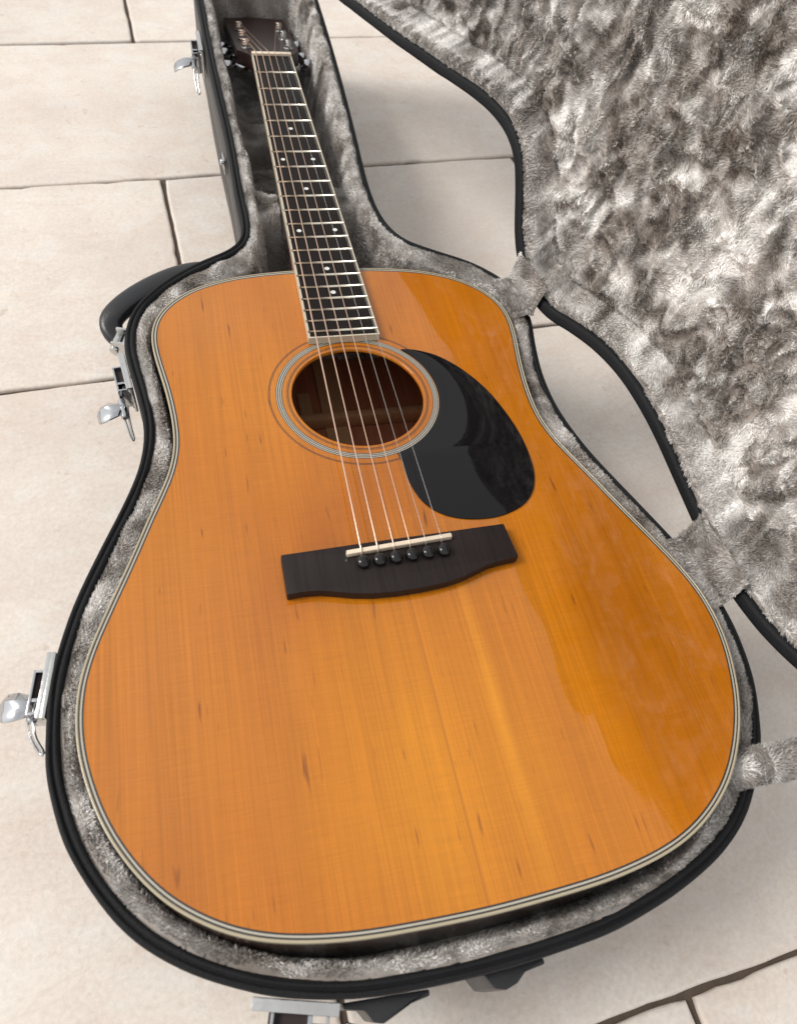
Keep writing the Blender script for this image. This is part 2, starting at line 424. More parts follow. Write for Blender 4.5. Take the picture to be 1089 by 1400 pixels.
# ------------------------------------------------------------------ patio of stone tiles
patio = bpy.data.meshes.new('patio')
g = 3.6
patio.from_pydata([(-g, -g, -0.0042), (g, -g, -0.0042), (g, g, -0.0042), (-g, g, -0.0042)], [], [(0, 1, 2, 3)])
patio.materials.append(M_mortar)
patio_ob = link(bpy.data.objects.new('patio', patio)); tag(patio_ob, kind='structure')
TX, TY, GAP = 460.0, 312.3, 3.6
def tile_mesh(seed):
    r = np.random.default_rng(seed)
    L, Wd = TX - GAP, TY - GAP
    c = []
    def edge(p, q, k):
        p = np.array(p); q = np.array(q)
        for i in range(k):
            c.append(p + (q - p) * i / k)
    edge((-L/2, -Wd/2), (L/2, -Wd/2), 44); edge((L/2, -Wd/2), (L/2, Wd/2), 30)
    edge((L/2, Wd/2), (-L/2, Wd/2), 44); edge((-L/2, Wd/2), (-L/2, -Wd/2), 30)
    c = np.array(c); n = inward(c)
    s = np.arange(len(c)) * 10.0
    off = 1.2 * vnoise(s, s * 0, 60, seed + 1) + 0.5 * vnoise(s, s * 0, 14, seed + 2)
    chip = np.clip(vnoise(s, s * 0, 23, seed + 3) - .55, 0, 1) * 7
    corner = np.minimum.reduce([np.abs(s - q) for q in (0, 440, 740, 1180, 1480)]); off += 2.0 * np.exp(-corner / 12)
    c = c + n * (off + chip)[:, None]
    V, F = loft(c, [(0, -14), (0, -2.4), (0.5, -1.0), (1.5, -0.25), (3.2, 0.0)])
    N = len(c); cap = tuple(range(4 * N, 5 * N))
    me = bpy.data.meshes.new('tile')
    me.from_pydata([tuple(v) for v in V * MM], [], [tuple(int(i) for i in f) for f in F] + [cap])
    me.materials.append(M_tile); me.update()
    me.polygons.foreach_set('use_smooth', [True] * len(F) + [False])
    return me
tmesh = [tile_mesh(s) for s in (11, 23, 37, 51, 68)]
k = 0
for row in range(-3, 7):
    yt = 308.0 - (row - 1) * TY - TY / 2 - TY   # row r spans joints r-1 .. r
    off = -135.0 if row % 2 == 0 else 94.0
    for col in range(-4, 5):
        o = bpy.data.objects.new('tile', tmesh[(k * 3 + row) % 5]); k += 1
        link(o, patio_ob)
        xc = off + col * TX + TX / 2 + rng.uniform(-.8, .8)
        o.location = (xc * MM, (yt + TY) * MM, rng.uniform(-.0006, .0004))
        if (k * 7) % 3 == 0: o.rotation_euler = (0, 0, math.pi)

# ------------------------------------------------------------------ guitar
GM = np.array([[0.9973071364, 0.0724968303, 0.0110763418], [-0.0728789926, 0.9965683454, 0.0392451947], [-0.0081931794, -0.0399467454, 0.9991682187]])
GO = np.array([0, 0, 130.0])                       # the nut, at soundboard height, in the world
GB = np.array([0, -600.0, -112.0])                 # the empty, under the body, in guitar axes
def g2w(P): return np.asarray(P) @ GM.T + GO
guitar = empty('acoustic_guitar', GM @ GB + GO, GM)
tag(guitar, 'orange spruce topped acoustic guitar with black pickguard lying in the open case', 'guitar')
def gp(name, V, F, mat, parent=None, **k): return part(name, V, F, mat, parent or guitar, GB, **k)

HALF = [[0.0,-357.8],[16.2,-357.9],[32.4,-358.4],[48.7,-359.5],[65.2,-361.5],[81.6,-364.5],[97.4,-369.6],[112.6,-376.5],[126.0,-386.5],[135.2,-396.5],[141.6,-407.1],[145.6,-419.4],[146.9,-434.3],[145.6,-450.2],[143.0,-466.5],[140.3,-482.5],[138.2,-498.3],[136.8,-513.0],[136.2,-527.5],[136.6,-540.5],[138.6,-552.7],[142.2,-566.1],[149.0,-583.3],[156.0,-599.6],[163.1,-617.3],[171.3,-637.3],[181.3,-660.6],[191.0,-684.5],[196.6,-703.4],[198.8,-718.7],[199.0,-733.7],[197.3,-749.0],[193.8,-763.9],[189.1,-778.6],[182.9,-792.6],[175.2,-805.8],[166.2,-818.2],[155.9,-829.2],[144.1,-838.6],[131.2,-846.6],[117.2,-852.9],[102.7,-857.3],[87.8,-860.4],[72.9,-862.6],[58.2,-864.0],[43.5,-864.8],[28.9,-865.4],[14.4,-865.8],[0.0,-866.0]]
HALF = np.array(HALF)
body = np.vstack([HALF, HALF[1:-1][::-1] * [-1, 1]])
body = resample(body, 4.0, sigma=5.0)
nb = inward(body)
HC = np.array([0.6, -506.4]); 
def circ(r, n=96, c=HC):
    a = np.linspace(0, 2 * np.pi, n, endpoint=False); return np.c_[c[0] + r * np.cos(a), c[1] + r * np.sin(a)]
def ring(name, r0, r1, z, mat, th=0.3, parent=None):
    V, F = prism(circ(r1), z - th, z, holes=[circ(r0)]); return gp(name, V, F, mat, parent, smooth=False)
def inset(c, d): return c + inward(c) * d
# bindings round the top edge, from the outside inwards
W = [0, 2.0, 2.7, 3.6, 4.3]
ob, _ = None, None
V, F = loft(body, [(1.5, -0.4), (1.5, 0.0), (0.6, 0.0), (0.12, -0.2), (0.0, -0.7), (0.0, -4.2), (1.0, -4.2)])
gp('binding', V, F, M_ivory)
V, F = loft(body, [(2.4, -0.4), (2.4, -0.03), (1.5, -0.03), (1.5, -0.4)]); gp('purfling', V, F, M_black, smooth=False)
V, F = loft(body, [(3.4, -0.4), (3.4, 0.0), (2.4, 0.0), (2.4, -0.4)]); gp('purfling', V, F, M_white, smooth=False)
V, F = loft(body, [(4.4, -0.4), (4.4, -0.03), (3.4, -0.03), (3.4, -0.4)]); gp('purfling', V, F, M_black, smooth=False)
V, F = loft(body, [(0.25, -4.2), (0.25, -5.2), (1, -5.2)]); gp('side_purfling', V, F, M_black, smooth=False)
V, F = loft(body, [(0.1, -5.2), (0.1, -6.1), (1, -6.1)]); gp('side_purfling', V, F, M_white, smooth=False)
def depth(y): return -(104 + (np.asarray(y) + 358) * -0.036)
V, F = loft(body, [(0.3, -6.1), (0.3, depth(body[:, 1]) + 3)]); gp('side', V, F, M_side)
V, F = loft(body, [(3.2, depth(body[:, 1]) + 3), (3.2, -3.2)]); gp('side_lining', V, F, M_inside)
V, F = loft(body, [(3.3, -3.2), (9, -3.2), (9, -12), (3.3, -14)]); gp('kerfing', V, F, M_brace)
bt = [tuple(p) for p in body]
V, F = prism(bt, 0, 3); V[:, 2] += depth(V[:, 1]); gp('back', V, F, M_inside, smooth=False)
V, F = prism([tuple(p) for p in inset(body, 4.4)], -3.2, 0.0, holes=[circ(50, 128)])
top = gp('soundboard', V, F, M_top, smooth=False)
# inside the box, seen through the sound hole
V, F = box((0, -600, 0), (20, 480, 2.4)); V[:, 2] += depth(V[:, 1]) + 4.2; gp('back_strip', V, F, M_brace, smooth=False)
for yy in (-445, -545, -640, -740):
    V, F = box((0, yy, float(depth(yy)) + 10.5), (270 if yy > -600 else 350, 9, 14)); gp('back_brace', V, F, M_brace if yy == -445 else M_inside, bevel=3)
for sx in (-1, 1):
    V, F = box((sx * 95, -600, -9), (8, 200, 12), [[math.cos(.35*sx), -math.sin(.35*sx), 0], [math.sin(.35*sx), math.cos(.35*sx), 0], [0, 0, 1]]); gp('top_brace', V, F, M_brace, bevel=2)
V, F = box((-24, -423, float(depth(-423)) + 5.0), (11, 34, 1.0)); gp('back_cleat', V, F, M_brace, smooth=False)
# rosette
rings = [(67.0, 67.4, M_black), (66.0, 66.5, M_black), (61.3, 61.8, M_black), (60.6, 61.3, M_white), (59.9, 60.6, M_black), (59.0, 59.9, M_white), (58.3, 59.0, M_black), (57.6, 58.3, M_white), (57.0, 57.6, M_black), (53.5, 53.9, M_black), (52.3, 52.9, M_black)]
for r0, r1, mt in rings: ring('rosette_ring', r0, r1, 0.06 if mt is M_white else 0.045, mt)
V, F = loft(circ(50.0, 128), [(0.05, -3.2), (0.05, 0.0), (-0.5, 0.07), (-1.0, 0.03)]); gp('soundhole_edge', V, F, M_top)

# pickguard
pgt = [[44.0,-461.3],[56.4,-463.9],[72.2,-472.1],[88.0,-488.7],[101.0,-510.7],[109.4,-535.6],[113.9,-557.8],[115.0,-579.0],[112.9,-597.5],[107.0,-611.7],[96.7,-622.2],[80.8,-628.7],[64.8,-630.2],[47.2,-627.4],[34.3,-620.6],[25.8,-610.4],[21.4,-597.8],[19.3,-582.3],[19.6,-571.5]]
pgs = resample(np.array(pgt), 3.0, closed=False)
a0 = math.atan2(pgt[-1][1] - HC[1], pgt[-1][0] - HC[0]); a1 = math.atan2(pgt[0][1] - HC[1], pgt[0][0] - HC[0])
aa = np.linspace(a0, a1, 40)[0:]
arc = np.c_[HC[0] + 62.0 * np.cos(aa), HC[1] + 62.0 * np.sin(aa)]
pg = np.vstack([pgs[1:-1], arc])
V, F = prism(pg[::-1], 0.02, 1.1); gp('pickguard', V, F, M_guard, bevel=.3, smooth=True)

# bridge, saddle, pins
brt = [(-76.3,-643.6),(-60,-643.2),(-29.6,-642.2),(0,-641.6),(40,-640.8),(74.6,-640.0),(76.8,-667.0),(62,-668.6),(54.8,-670.0),(45,-673.4),(35.5,-676.6),(24,-678.8),(8,-680.2),(-8,-680.6),(-24,-679.8),(-36,-677.8),(-47,-675.0),(-56,-672.8),(-66,-672.2),(-76.3,-672.8)]
V, F = prism(brt[::-1], 0.0, 7.5); 
V, F = np.array(V), F
bridge = gp('bridge', V, F, M_ebony, bevel=1.1)
def bar(p0, p1, w_, z0, z1):
    p0 = np.array(p0, float); p1 = np.array(p1, float); d = (p1 - p0) / np.linalg.norm(p1 - p0); n = np.array([-d[1], d[0]]) * w_ / 2
    return prism([p0 - n, p1 - n, p1 + n, p0 + n], z0, z1)
V, F = bar((-35.5, -649.8), (35.5, -646.0), 3.3, 6.5, 11.0); gp('saddle', V, F, M_bone, bevel=.9)
pins = [(-26.0 + 10.75 * i, -657.6 + .28 * i) for i in range(6)]
for (x, y) in pins:
    V, F = lathe([(2.2, 6.0), (2.6, 7.9), (4.3, 8.5), (4.6, 9.8), (4.1, 11.4), (2.8, 12.5), (1.2, 13.0)], (x, y, 0), seg=20)
    pn = gp('bridge_pin', V, F, M_pin, autosm=60)
V, F = lathe([(1.3, 7.3), (1.3, 7.56)], (-35.5, -653.5, 0), seg=12); gp('bridge_screw', V, F, M_black)

# neck, fretboard, frets
L = 645.0
fr = lambda n: L * (1 - 2 ** (-n / 12))
def hw(d): return 21.6 + (28.4 - 21.6) * d / 447
END = 449.0
def trap(y0, y1, extra, z0, z1, e2=None):
    a, b = hw(-y0) + extra, hw(-y1) + (extra if e2 is None else e2)
    return prism([(-a, y0), (-b, y1), (b, y1), (a, y0)], z0, z1)
V, F = trap(0, -END + 1.4, -1.5, 0.2, 6.5); gp('fretboard', V, F, M_board, smooth=False)
for sx in (-1, 1):
    V, F = prism([(sx * (hw(0) - 1.5), 0), (sx * hw(0), 0), (sx * hw(END), -END + 1.4), (sx * (hw(END) - 1.5), -END + 1.4)], 0.2, 6.53); gp('fretboard_binding', V, F, M_ivoryb, smooth=False)
V, F = prism([(-hw(END), -END), (hw(END), -END), (hw(END), -END + 1.4), (-hw(END), -END + 1.4)], 0.2, 6.53); gp('fretboard_binding', V, F, M_ivoryb, smooth=False)
for k_ in range(1, 21):
    y = -fr(k_); h_ = hw(fr(k_)) - .3
    pr = [(-1.1, 6.45), (-1.0, 7.0), (-.5, 7.5), (0, 7.65), (.5, 7.5), (1.0, 7.0), (1.1, 6.45)]
    V = np.array([(sx, y + a, b) for sx in (-h_, h_) for a, b in pr]); K = len(pr)
    F = [(i, i + 1, K + i + 1, K + i) for i in range(K - 1)] + [tuple(range(K)), tuple(range(2 * K - 1, K - 1, -1))]
    gp('fret', V, F, M_fret)
dots = [(0, 5), (-15, 7), (14, 7), (0, 9), (-16, 12), (16, 12), (0, 15), (0, 17)]
for x, n_ in dots:
    y = -(fr(n_) + fr(n_ - 1)) / 2
    V, F = lathe([(2.1, 6.3), (2.1, 6.56)], (x, y, 0), seg=20); gp('fret_marker', V, F, M_pearl, smooth=False)
V, F = box((0, 2.6, 4.6), (43.2, 5.0, 8.6)); gp('nut', V, F, M_bone, bevel=.6)
# neck shaft under the board
secs = []; ys = np.linspace(6, -362, 24)
for y in ys:
    h_ = hw(-y if y < 0 else 0); an = np.linspace(0, np.pi, 15); dp = 16 + 3.5 * (-y) / 362
    heel = max(0, (-y - 300) / 60) ** 2; dp += heel * 72
    secs.append(np.c_[h_ * np.cos(an), np.full(15, y), 0.2 - dp * np.sin(an) ** .8])
V = np.vstack(secs); F = []
for i in range(len(ys) - 1):
    for j in range(14): F.append((i * 15 + j, i * 15 + j + 1, (i + 1) * 15 + j + 1, (i + 1) * 15 + j))
    F.append((i * 15 + 14, i * 15, (i + 1) * 15, (i + 1) * 15 + 14))
gp('neck', V, F, M_neck)
# headstock
ta = math.radians(12); ct, st_ = math.cos(ta), math.sin(ta)
def hd(V):
    V = np.asarray(V, float); return np.c_[V[:, 0], V[:, 1] * ct + V[:, 2] * st_ + 5, V[:, 2] * ct - V[:, 1] * st_ + 2.5]
hs = resample(np.array([(-21.5, 0), (-24, 12), (-32, 26), (-35, 36), (-36, 100), (-38, 180), (-30, 187), (0, 192), (30, 187), (38, 180), (36, 100), (35, 36), (32, 26), (24, 12), (21.5, 0)]), 3.0, closed=False)
V, F = prism(hs[::-1], -14.5, -1.5); head = gp('headstock', hd(V), F, M_head, bevel=.6)
V, F = prism(hs[::-1], -1.5, 0.0); gp('headstock_face', hd(V), F, M_head, smooth=False)
posts = []
for sx in (-1, 1):
    for i, yy in enumerate((38, 80, 122)):
        x = sx * 24
        v1 = lathe([(5.5, 0.0), (5.5, 1.2), (3.1, 1.6), (3.0, 9), (2.6, 9.8)], (x, yy, 0), seg=16)
        tn = gp('tuner', hd(v1[0]), v1[1], M_chromew, autosm=40)
        posts.append((x, yy, 6.0))
        b1 = box((sx * 26, yy, -19.0), (22, 15, 8.5)); s1 = lathe([(2, 0), (2, 14)], (sx * 35, yy, -19), axis=(sx, 0, 0), seg=12)
        bt_ = merge(b1, s1); gp('tuner_housing', hd(bt_[0]), bt_[1], M_chrome, parent=tn, bevel=.8)
        kn = lathe([(1.5, -4.5), (5.5, -4), (7.6, -2.0), (8.2, 0), (7.6, 2.0), (5.5, 4), (1.5, 4.5)], (0, 0, 0), axis=((0, 1, 0.3) if (i + (sx > 0)) % 2 else (0, 0.4, 1)), seg=24)
        kv = kn[0] * [1.25, 1.1, 1.2]; kv = kv + [sx * 47, yy - 2, -18]
        gp('tuner_knob', hd(kv), kn[1], M_chrome, parent=tn, autosm=60)
for (x, y, z) in [(0, 18, .1)]:
    V, F = prism([(-7, 8), (7, 8), (9, 16), (3, 30), (0, 33), (-3, 30), (-9, 16)], 0.0, 1.3); gp('truss_rod_cover', hd(V), F, M_black, bevel=.3)
# strings
gauge = [0.60, 0.50, 0.40, 0.31, 0.20, 0.17]
order = [0, 1, 2, 5, 4, 3]
for i in range(6):
    xn = -17.5 + 7.0 * i; xs = pins[i][0]; g_ = gauge[i]
    ysad = -649.8 + (xs + 35.5) / 71 * 3.8
    px, py, pz = posts[[0, 1, 2, 5, 4, 3][i]]
    P1 = hd([[px + (3 if px < 0 else -3), py, pz]])[0]
    pts = [P1, (xn, 4.6, 9.1), (xn, 0.8, 9.1)]
    for t in np.linspace(.05, 1, 14): pts.append((xn + (xs - xn) * t, 0.8 + (ysad - 0.8) * t, 9.1 + (11.0 + g_ - 9.1) * t))
    pts += [(xs, ysad - 1.6, 10.9), (xs, pins[i][1] + 5.3, 8.4), (xs, pins[i][1] + 4.2, 6.8)]
    V, F = tube(pts, g_, 8); so = gp('string', V, F, M_bronze if i < 4 else M_steel)
    h = [(px + 3.6 * math.cos(a), py + 3.6 * math.sin(a), 3 + a * .38) for a in np.linspace(0, 18, 90)]
    V, F = tube(hd(h), g_ * .9, 6); gp('string_winding', V, F, M_bronze if i < 4 else M_steel, parent=so)

# ------------------------------------------------------------------ case base
case = empty('guitar_case', (-60, -450, 0)); CO = np.array([-60, -450, 0])
tag(case, 'open black hard guitar case lined with grey brown plush, chrome latches and raised lid', 'guitar case')
def cp(name, V, F, mat, parent=None, **k): return part(name, V, F, mat, parent or case, CO, **k)
base_t = [[-64,117],[-70,21],[-74,-65],[-77,-149],[-83,-240],[-85,-280],[-90,-303],[-102,-315],[-117,-322],[-136,-331],[-158,-345],[-173,-358],[-186,-373],[-195,-392],[-199,-415],[-198,-439],[-195,-470],[-194,-491],[-196,-511],[-203,-536],[-216,-563],[-231,-590],[-246,-618],[-256,-640],[-266,-669],[-270,-689],[-272,-708],[-273,-726],[-271,-745],[-265,-772],[-253,-799],[-236,-824],[-215,-843],[-195,-856],[-170,-868],[-135,-879],[-95,-885],[-50,-888.5],[-7,-889],[24,-886],[55,-880],[86,-870],[109,-857],[126,-841],[141,-823],[153,-800],[161,-780],[166,-757],[168,-735],[166,-701],[157,-668],[144,-629],[131,-590],[124,-560],[121,-532],[123,-500],[130,-467],[137,-441],[138,-412],[131,-389],[120,-373],[105,-358],[77,-339],[57,-322],[46,-294],[45,-245],[56,-145],[67,-38],[78,94],[83,190],[74,214],[12,222],[-46,214],[-60,190]]
rim = resample(np.array(base_t, float), 4.0, sigma=6.0)
ZR = 140.0
# outer shell
V, F = loft(rim, [(9.0, ZR - 4), (0.9, ZR - 4), (0.9, 78), (2.4, 76.5), (0.9, 75), (2.5, 30), (7, 9), (16, 5), (40, 5)])
shell = cp('shell', V, F, M_vinyl)
V, F = prism([tuple(p) for p in inset(rim, 36)], 4.5, 8); cp('bottom', V, F, M_vinyl, parent=shell, smooth=False)
# double bead trim
def ktrim(P):      # the trim is folded narrower along the hinge side and the neck's right edge
    P = np.asarray(P); axx = P[:, 0] - 0.0729 * P[:, 1]
    return .98 - .40 * sstep(-5, 25, axx) * sstep(-850, -790, P[:, 1]) * sstep(215, 190, P[:, 1])
KT = ktrim(rim)
wav = lambda s_, a_: a_ * vnoise(np.arange(len(rim)) * 4.0, np.zeros(len(rim)), 30, s_)
V, F = loft(rim, [(d_ * KT, z_) for d_, z_ in [(0.9, ZR - 12), (.2 + wav(1, .3), ZR - 8), (.2 + wav(2, .3), ZR - 3), (1.2, ZR + .3), (2.5, ZR + 1.0 + wav(3, .7)), (3.7, ZR + 0.2), (4.3, ZR - 1.2), (5.0, ZR + .4), (6.4, ZR + 1.4 + wav(4, .7)), (8.0 + wav(5, 1.0), ZR + .4), (8.8, ZR - 3), (8.8, ZR - 10)]])
cp('rim_trim', V, F, M_rim)

def heightfield(x0, x1, y0, y1, st, zf, maskf, frame):
    xs = np.arange(x0, x1, st); ys = np.arange(y0, y1, st); X, Y = np.meshgrid(xs, ys, indexing='ij')
    P = np.c_[X.ravel(), Y.ravel()]; Z, M, extra = zf(P); M = M.reshape(X.shape); Zg = Z.reshape(X.shape)
    idx = -np.ones(X.shape, int); cell = M[:-1, :-1] & M[1:, :-1] & M[:-1, 1:] & M[1:, 1:]
    used = np.zeros(X.shape, bool)
    for a in (0, 1):
        for b in (0, 1): used[a:a + cell.shape[0], b:b + cell.shape[1]] |= cell
    idx[used] = np.arange(used.sum())
    i, j = np.nonzero(cell)
    F = np.stack([idx[i, j], idx[i + 1, j], idx[i + 1, j + 1], idx[i, j + 1]], 1)
    V = np.c_[X[used], Y[used], Zg[used]]
    # area of each cell for fibre seeding
    dzx = (Zg[1:, :-1] - Zg[:-1, :-1])[i, j] / st; dzy = (Zg[:-1, 1:] - Zg[:-1, :-1])[i, j] / st
    return V, F, (xs[i], ys[j], Zg[i, j], dzx, dzy)

RAW = [None]      # positions on the panel of the tufts being made
def pile(seed_cells, st, density, length, width, tone_s, lean_f, rg, frame):
    """plush pile: one thin triangle per tuft of fibres, leaning the way the nap is pushed"""
    x, y, z, zx, zy = seed_cells
    area = np.minimum(np.sqrt(1 + zx ** 2 + zy ** 2), 4.0) * st * st
    cnt = rg.poisson(area * density)
    r = np.repeat(np.arange(len(x)), cnt); n = len(r)
    u = rg.uniform(0, st, n); v = rg.uniform(0, st, n)
    P = np.c_[x[r] + u, y[r] + v, z[r] + zx[r] * u + zy[r] * v]
    Nn = np.c_[-zx[r], -zy[r], np.ones(n)]; Nn /= np.linalg.norm(Nn, axis=1)[:, None]
    QX, QY = P[:, 0] + .4 * P[:, 2], P[:, 1] + .3 * P[:, 2]      # follow the pile down steep walls too
    RAW[0] = P
    ang, lift = lean_f(QX, QY)
    ang = ang + rg.normal(0, .30, n); lift = np.clip(lift + rg.normal(0, .16, n), .08, 1.45)
    D = np.c_[np.cos(ang), np.sin(ang), np.zeros(n)]; D -= Nn * (D * Nn).sum(1)[:, None]; D /= np.linalg.norm(D, axis=1)[:, None]
    d = D * np.cos(lift)[:, None] + Nn * np.sin(lift)[:, None]
    S = np.cross(d, Nn); S /= np.linalg.norm(S, axis=1)[:, None] + 1e-9
    roll = rg.normal(0, .5, n); B = np.cross(S, d); S = S * np.cos(roll)[:, None] + B * np.sin(roll)[:, None]
    ln = length * rg.uniform(.65, 1.2, n)[:, None]; wd = width * rg.uniform(.6, 1.2, n)[:, None]
    V = np.empty((n, 3, 3)); V[:, 0] = P - S * wd / 2 - Nn * .3; V[:, 1] = P + S * wd / 2 - Nn * .3; V[:, 2] = P + d * ln
    t0 = tone_s(QX, QY) + rg.normal(0, .12, n)
    tone = np.repeat(t0, 3)
    return V.reshape(-1, 3), np.arange(3 * n).reshape(-1, 3), tone

def plush_part(name, V, F, cells, st, frame, parent, density, length, width, lean, tone, seed, org, density_mask=None):
    rg = np.random.default_rng(seed)
    if density_mask is not None: cells = tuple(c[density_mask(cells[0], cells[1])] for c in cells)
    PV, PF, PT = pile(cells, st, density, length, width, tone, lean, rg, frame)
    RAW[0] = V
    t0 = tone(V[:, 0] + .4 * V[:, 2], V[:, 1] + .3 * V[:, 2])
    A = np.vstack([frame(V), frame(PV)]); v = (A - np.asarray(org)) * MM
    nF = len(F)
    me = mesh_np(name, v, [F, PF + len(V)], [M_plushB, M_plush], smooth=np.r_[np.ones(nF, bool), np.zeros(len(PF), bool)],
                 attr=np.r_[t0, PT], fmat=np.r_[np.zeros(nF, int), np.ones(len(PF), int)])
    return link(bpy.data.objects.new(name, me), parent)

bw = g2w(np.c_[body, np.full(len(body), -8.0)]); bodyw = bw[:, :2]
sr = rim[::2]; sb = bodyw[::2]
def zbase(P):
    d = poly_dist(P, sr); gd = -poly_dist(P, sb)            # gd: distance outside the guitar
    gx = np.abs((P[:, 0]) * 1 + 0.0729 * P[:, 1] * -1)      # distance from neck axis
    ax = P[:, 0] - 0.0729 * P[:, 1]
    neckz = sstep(-345, -310, P[:, 1])
    Wl = 30 * (1 - neckz) + 15 * neckz + 2.0 * vnoise(P[:, 0], P[:, 1], 28, 5)
    fall = sstep(Wl, Wl + 14, d)
    lip = 142.5 - 4.5 * sstep(15, 8, d / ktrim(P)) - 2.5 * sstep(0.45, 1.0, np.clip(d / Wl, 0, 1)) + .9 * vnoise(P[:, 0], P[:, 1], 11, 3) + 1.2 * vnoise(P[:, 0], P[:, 1], 32, 4)
    floor = 46 + 2.0 * vnoise(P[:, 0], P[:, 1], 22, 6) + 4 * vnoise(P[:, 0], P[:, 1], 60, 8)
    z = lip * (1 - fall) + floor * fall
    # sinks beside the guitar's side, a wider gap at the tail
    gapw = 0.5 + 6.5 * sstep(-800, -870, P[:, 1]) * sstep(170, 60, np.abs(ax - 10))
    z = np.where(gd < gapw + 3, np.minimum(z, 141 - 60 * sstep(gapw + 3, gapw - 3.5, gd)), z)
    # neck cradle blocks
    blk = sstep(-206, -222, P[:, 1]) * sstep(21, 25.5, np.abs(ax)) * sstep(-312, -258, P[:, 1])
    bz = (46 + (78 + 3 * vnoise(P[:, 0], P[:, 1], 14, 9)) * blk)
    z = np.maximum(z, np.where(np.abs(ax) < 70, bz, 0))
    # low cushion across the neck channel
    z = np.maximum(z, 46 + 26 * sstep(-10, -24, P[:, 1]) * sstep(-80, -60, P[:, 1]))
    M = (d > 6.5 * ktrim(P)) & (gd > -14)
    return z, M, None
ident = lambda V: V
bst = 2.0
Vb, Fb, cb = heightfield(-280, 180, -900, 226, bst, zbase, None, ident)
def lean_b(x, y):
    a = 1.2 + 2.6 * vnoise(x, y, 34, 21) + 1.3 * vnoise(x, y, 13, 22); l = .62 + .45 * vnoise(x, y, 16, 23); return a, l
def tone_b(x, y):
    return .38 + .20 * vnoise(x, y, 24, 31) + .15 * vnoise(x, y, 8, 32)  # light and dark of the pushed nap, carried as colour
plush_part('lining', Vb, Fb, cb, bst, ident, case, 3.0, 2.2, 1.15, lean_b, tone_b, 5, CO, density_mask=lambda x, y: poly_dist(np.c_[x, y], sr) > 8.9 * ktrim(np.c_[x, y]))

# ------------------------------------------------------------------ lid, standing open on the right
th, off, tilt, zh = 1.67, 97.0, -1.4, 146.0
a3 = np.array([math.cos(th), math.sin(th), 0.0]); n3 = np.array([a3[1], -a3[0], 0.0])
T3 = np.array([n3[0] * math.cos(tilt), n3[1] * math.cos(tilt), -math.sin(tilt)]); N3 = np.array([n3[0] * math.sin(tilt), n3[1] * math.sin(tilt), math.cos(tilt)])
H3 = np.array([n3[0] * off, n3[1] * off, zh])
def lidf(V):
    V = np.asarray(V, float); return H3 + V[:, :1] * a3 + V[:, 1:2] * T3 + V[:, 2:3] * N3
lid2 = np.c_[rim @ a3[:2] - 13.0, off - rim @ n3[:2] + 1.0]       # mirror of the base across the hinge line
V, F = loft(lid2, [(9, -4), (.9, -4), (.9, -30), (2, -44), (9, -54), (22, -60), (60, -66)])
lidob = cp('lid', lidf(V), F, M_vinyl)
V, F = prism([tuple(p) for p in inset(resample(lid2, 8.0, sigma=14.0), 52)], -66.5, -64.5); cp('lid_panel', lidf(V), F, M_vinyl, parent=lidob, smooth=False)
V, F = loft(lid2, [(0.6, -14), (-.5 + wav(11, .4), -9), (-.4 + wav(12, .4), -3), (1.2, .3), (3.4, 1.0 + wav(13, .7)), (5.6, .6), (8.4, 1.0 + wav(14, .4)), (10.2 + wav(15, .5), 0), (10.8, -3), (10.8, -10)])
cp('lid_trim', lidf(V), F, M_rim, parent=lidob)
sl = lid2[::2]
def zlid(P):
    s, t = P[:, 0], P[:, 1]; d = poly_dist(P, sl)
    lip = -1 - 3 * sstep(15, 9, d) - 3 * sstep(14, 24, d) + .6 * vnoise(s, t, 12, 41) + 1.4 * vnoise(s, t, 50, 42)
    neck = sstep(-322, -312, s)
    dep = 22 + 24 * sstep(30, 150, d) * neck + 4 * neck
    wx = s + 14 * vnoise(s, t, 70, 51); wy = t + 14 * vnoise(s, t, 70, 52)
    wr = 1 - np.abs(vnoise(wx * 1.9, wy * .9, 36, 43)); wr2 = 1 - np.abs(vnoise(wx * 1.2, wy * 1.3, 23, 44))
    floor = -dep + 1.6 * vnoise(s, t, 17, 47) - 6 * vnoise(s, t, 120, 45) + sstep(24, 44, d) * (7.0 * (wr ** 4 - .3) + 4.2 * (wr2 ** 3 - .35)) + .7 * vnoise(s, t, 9, 46)
    f = sstep(15, 28, d); z = lip * (1 - f) + floor * f
    z = z - 9 * np.exp(-((s + 317) / 3.0) ** 2) * f - 5 * np.exp(-((d - 29) / 2.0) ** 2)
    return z, d > 7.5, None
lst = 2.5
Vl, Fl, cl = heightfield(-905, 240, -4, 470, lst, zlid, None, lidf)
_xs = np.arange(-905, 240, 5.0); _ys = np.arange(-5, 480, 5.0); _X, _Y = np.meshgrid(_xs, _ys, indexing='ij')
DL = poly_dist(np.c_[_X.ravel(), _Y.ravel()], sl).reshape(_X.shape)
def inner():       # 0 on the padded edge roll, 1 on the loose panel
    P = RAW[0]; i = np.clip((P[:, 0] + 905) / 5, 0, len(_xs) - 2); j = np.clip((P[:, 1] + 5) / 5, 0, len(_ys) - 2)
    a = i.astype(int); b = j.astype(int); u = i - a; v = j - b
    d = (DL[a, b] * (1 - u) + DL[a + 1, b] * u) * (1 - v) + (DL[a, b + 1] * (1 - u) + DL[a + 1, b + 1] * u) * v
    return sstep(15, 24, d)
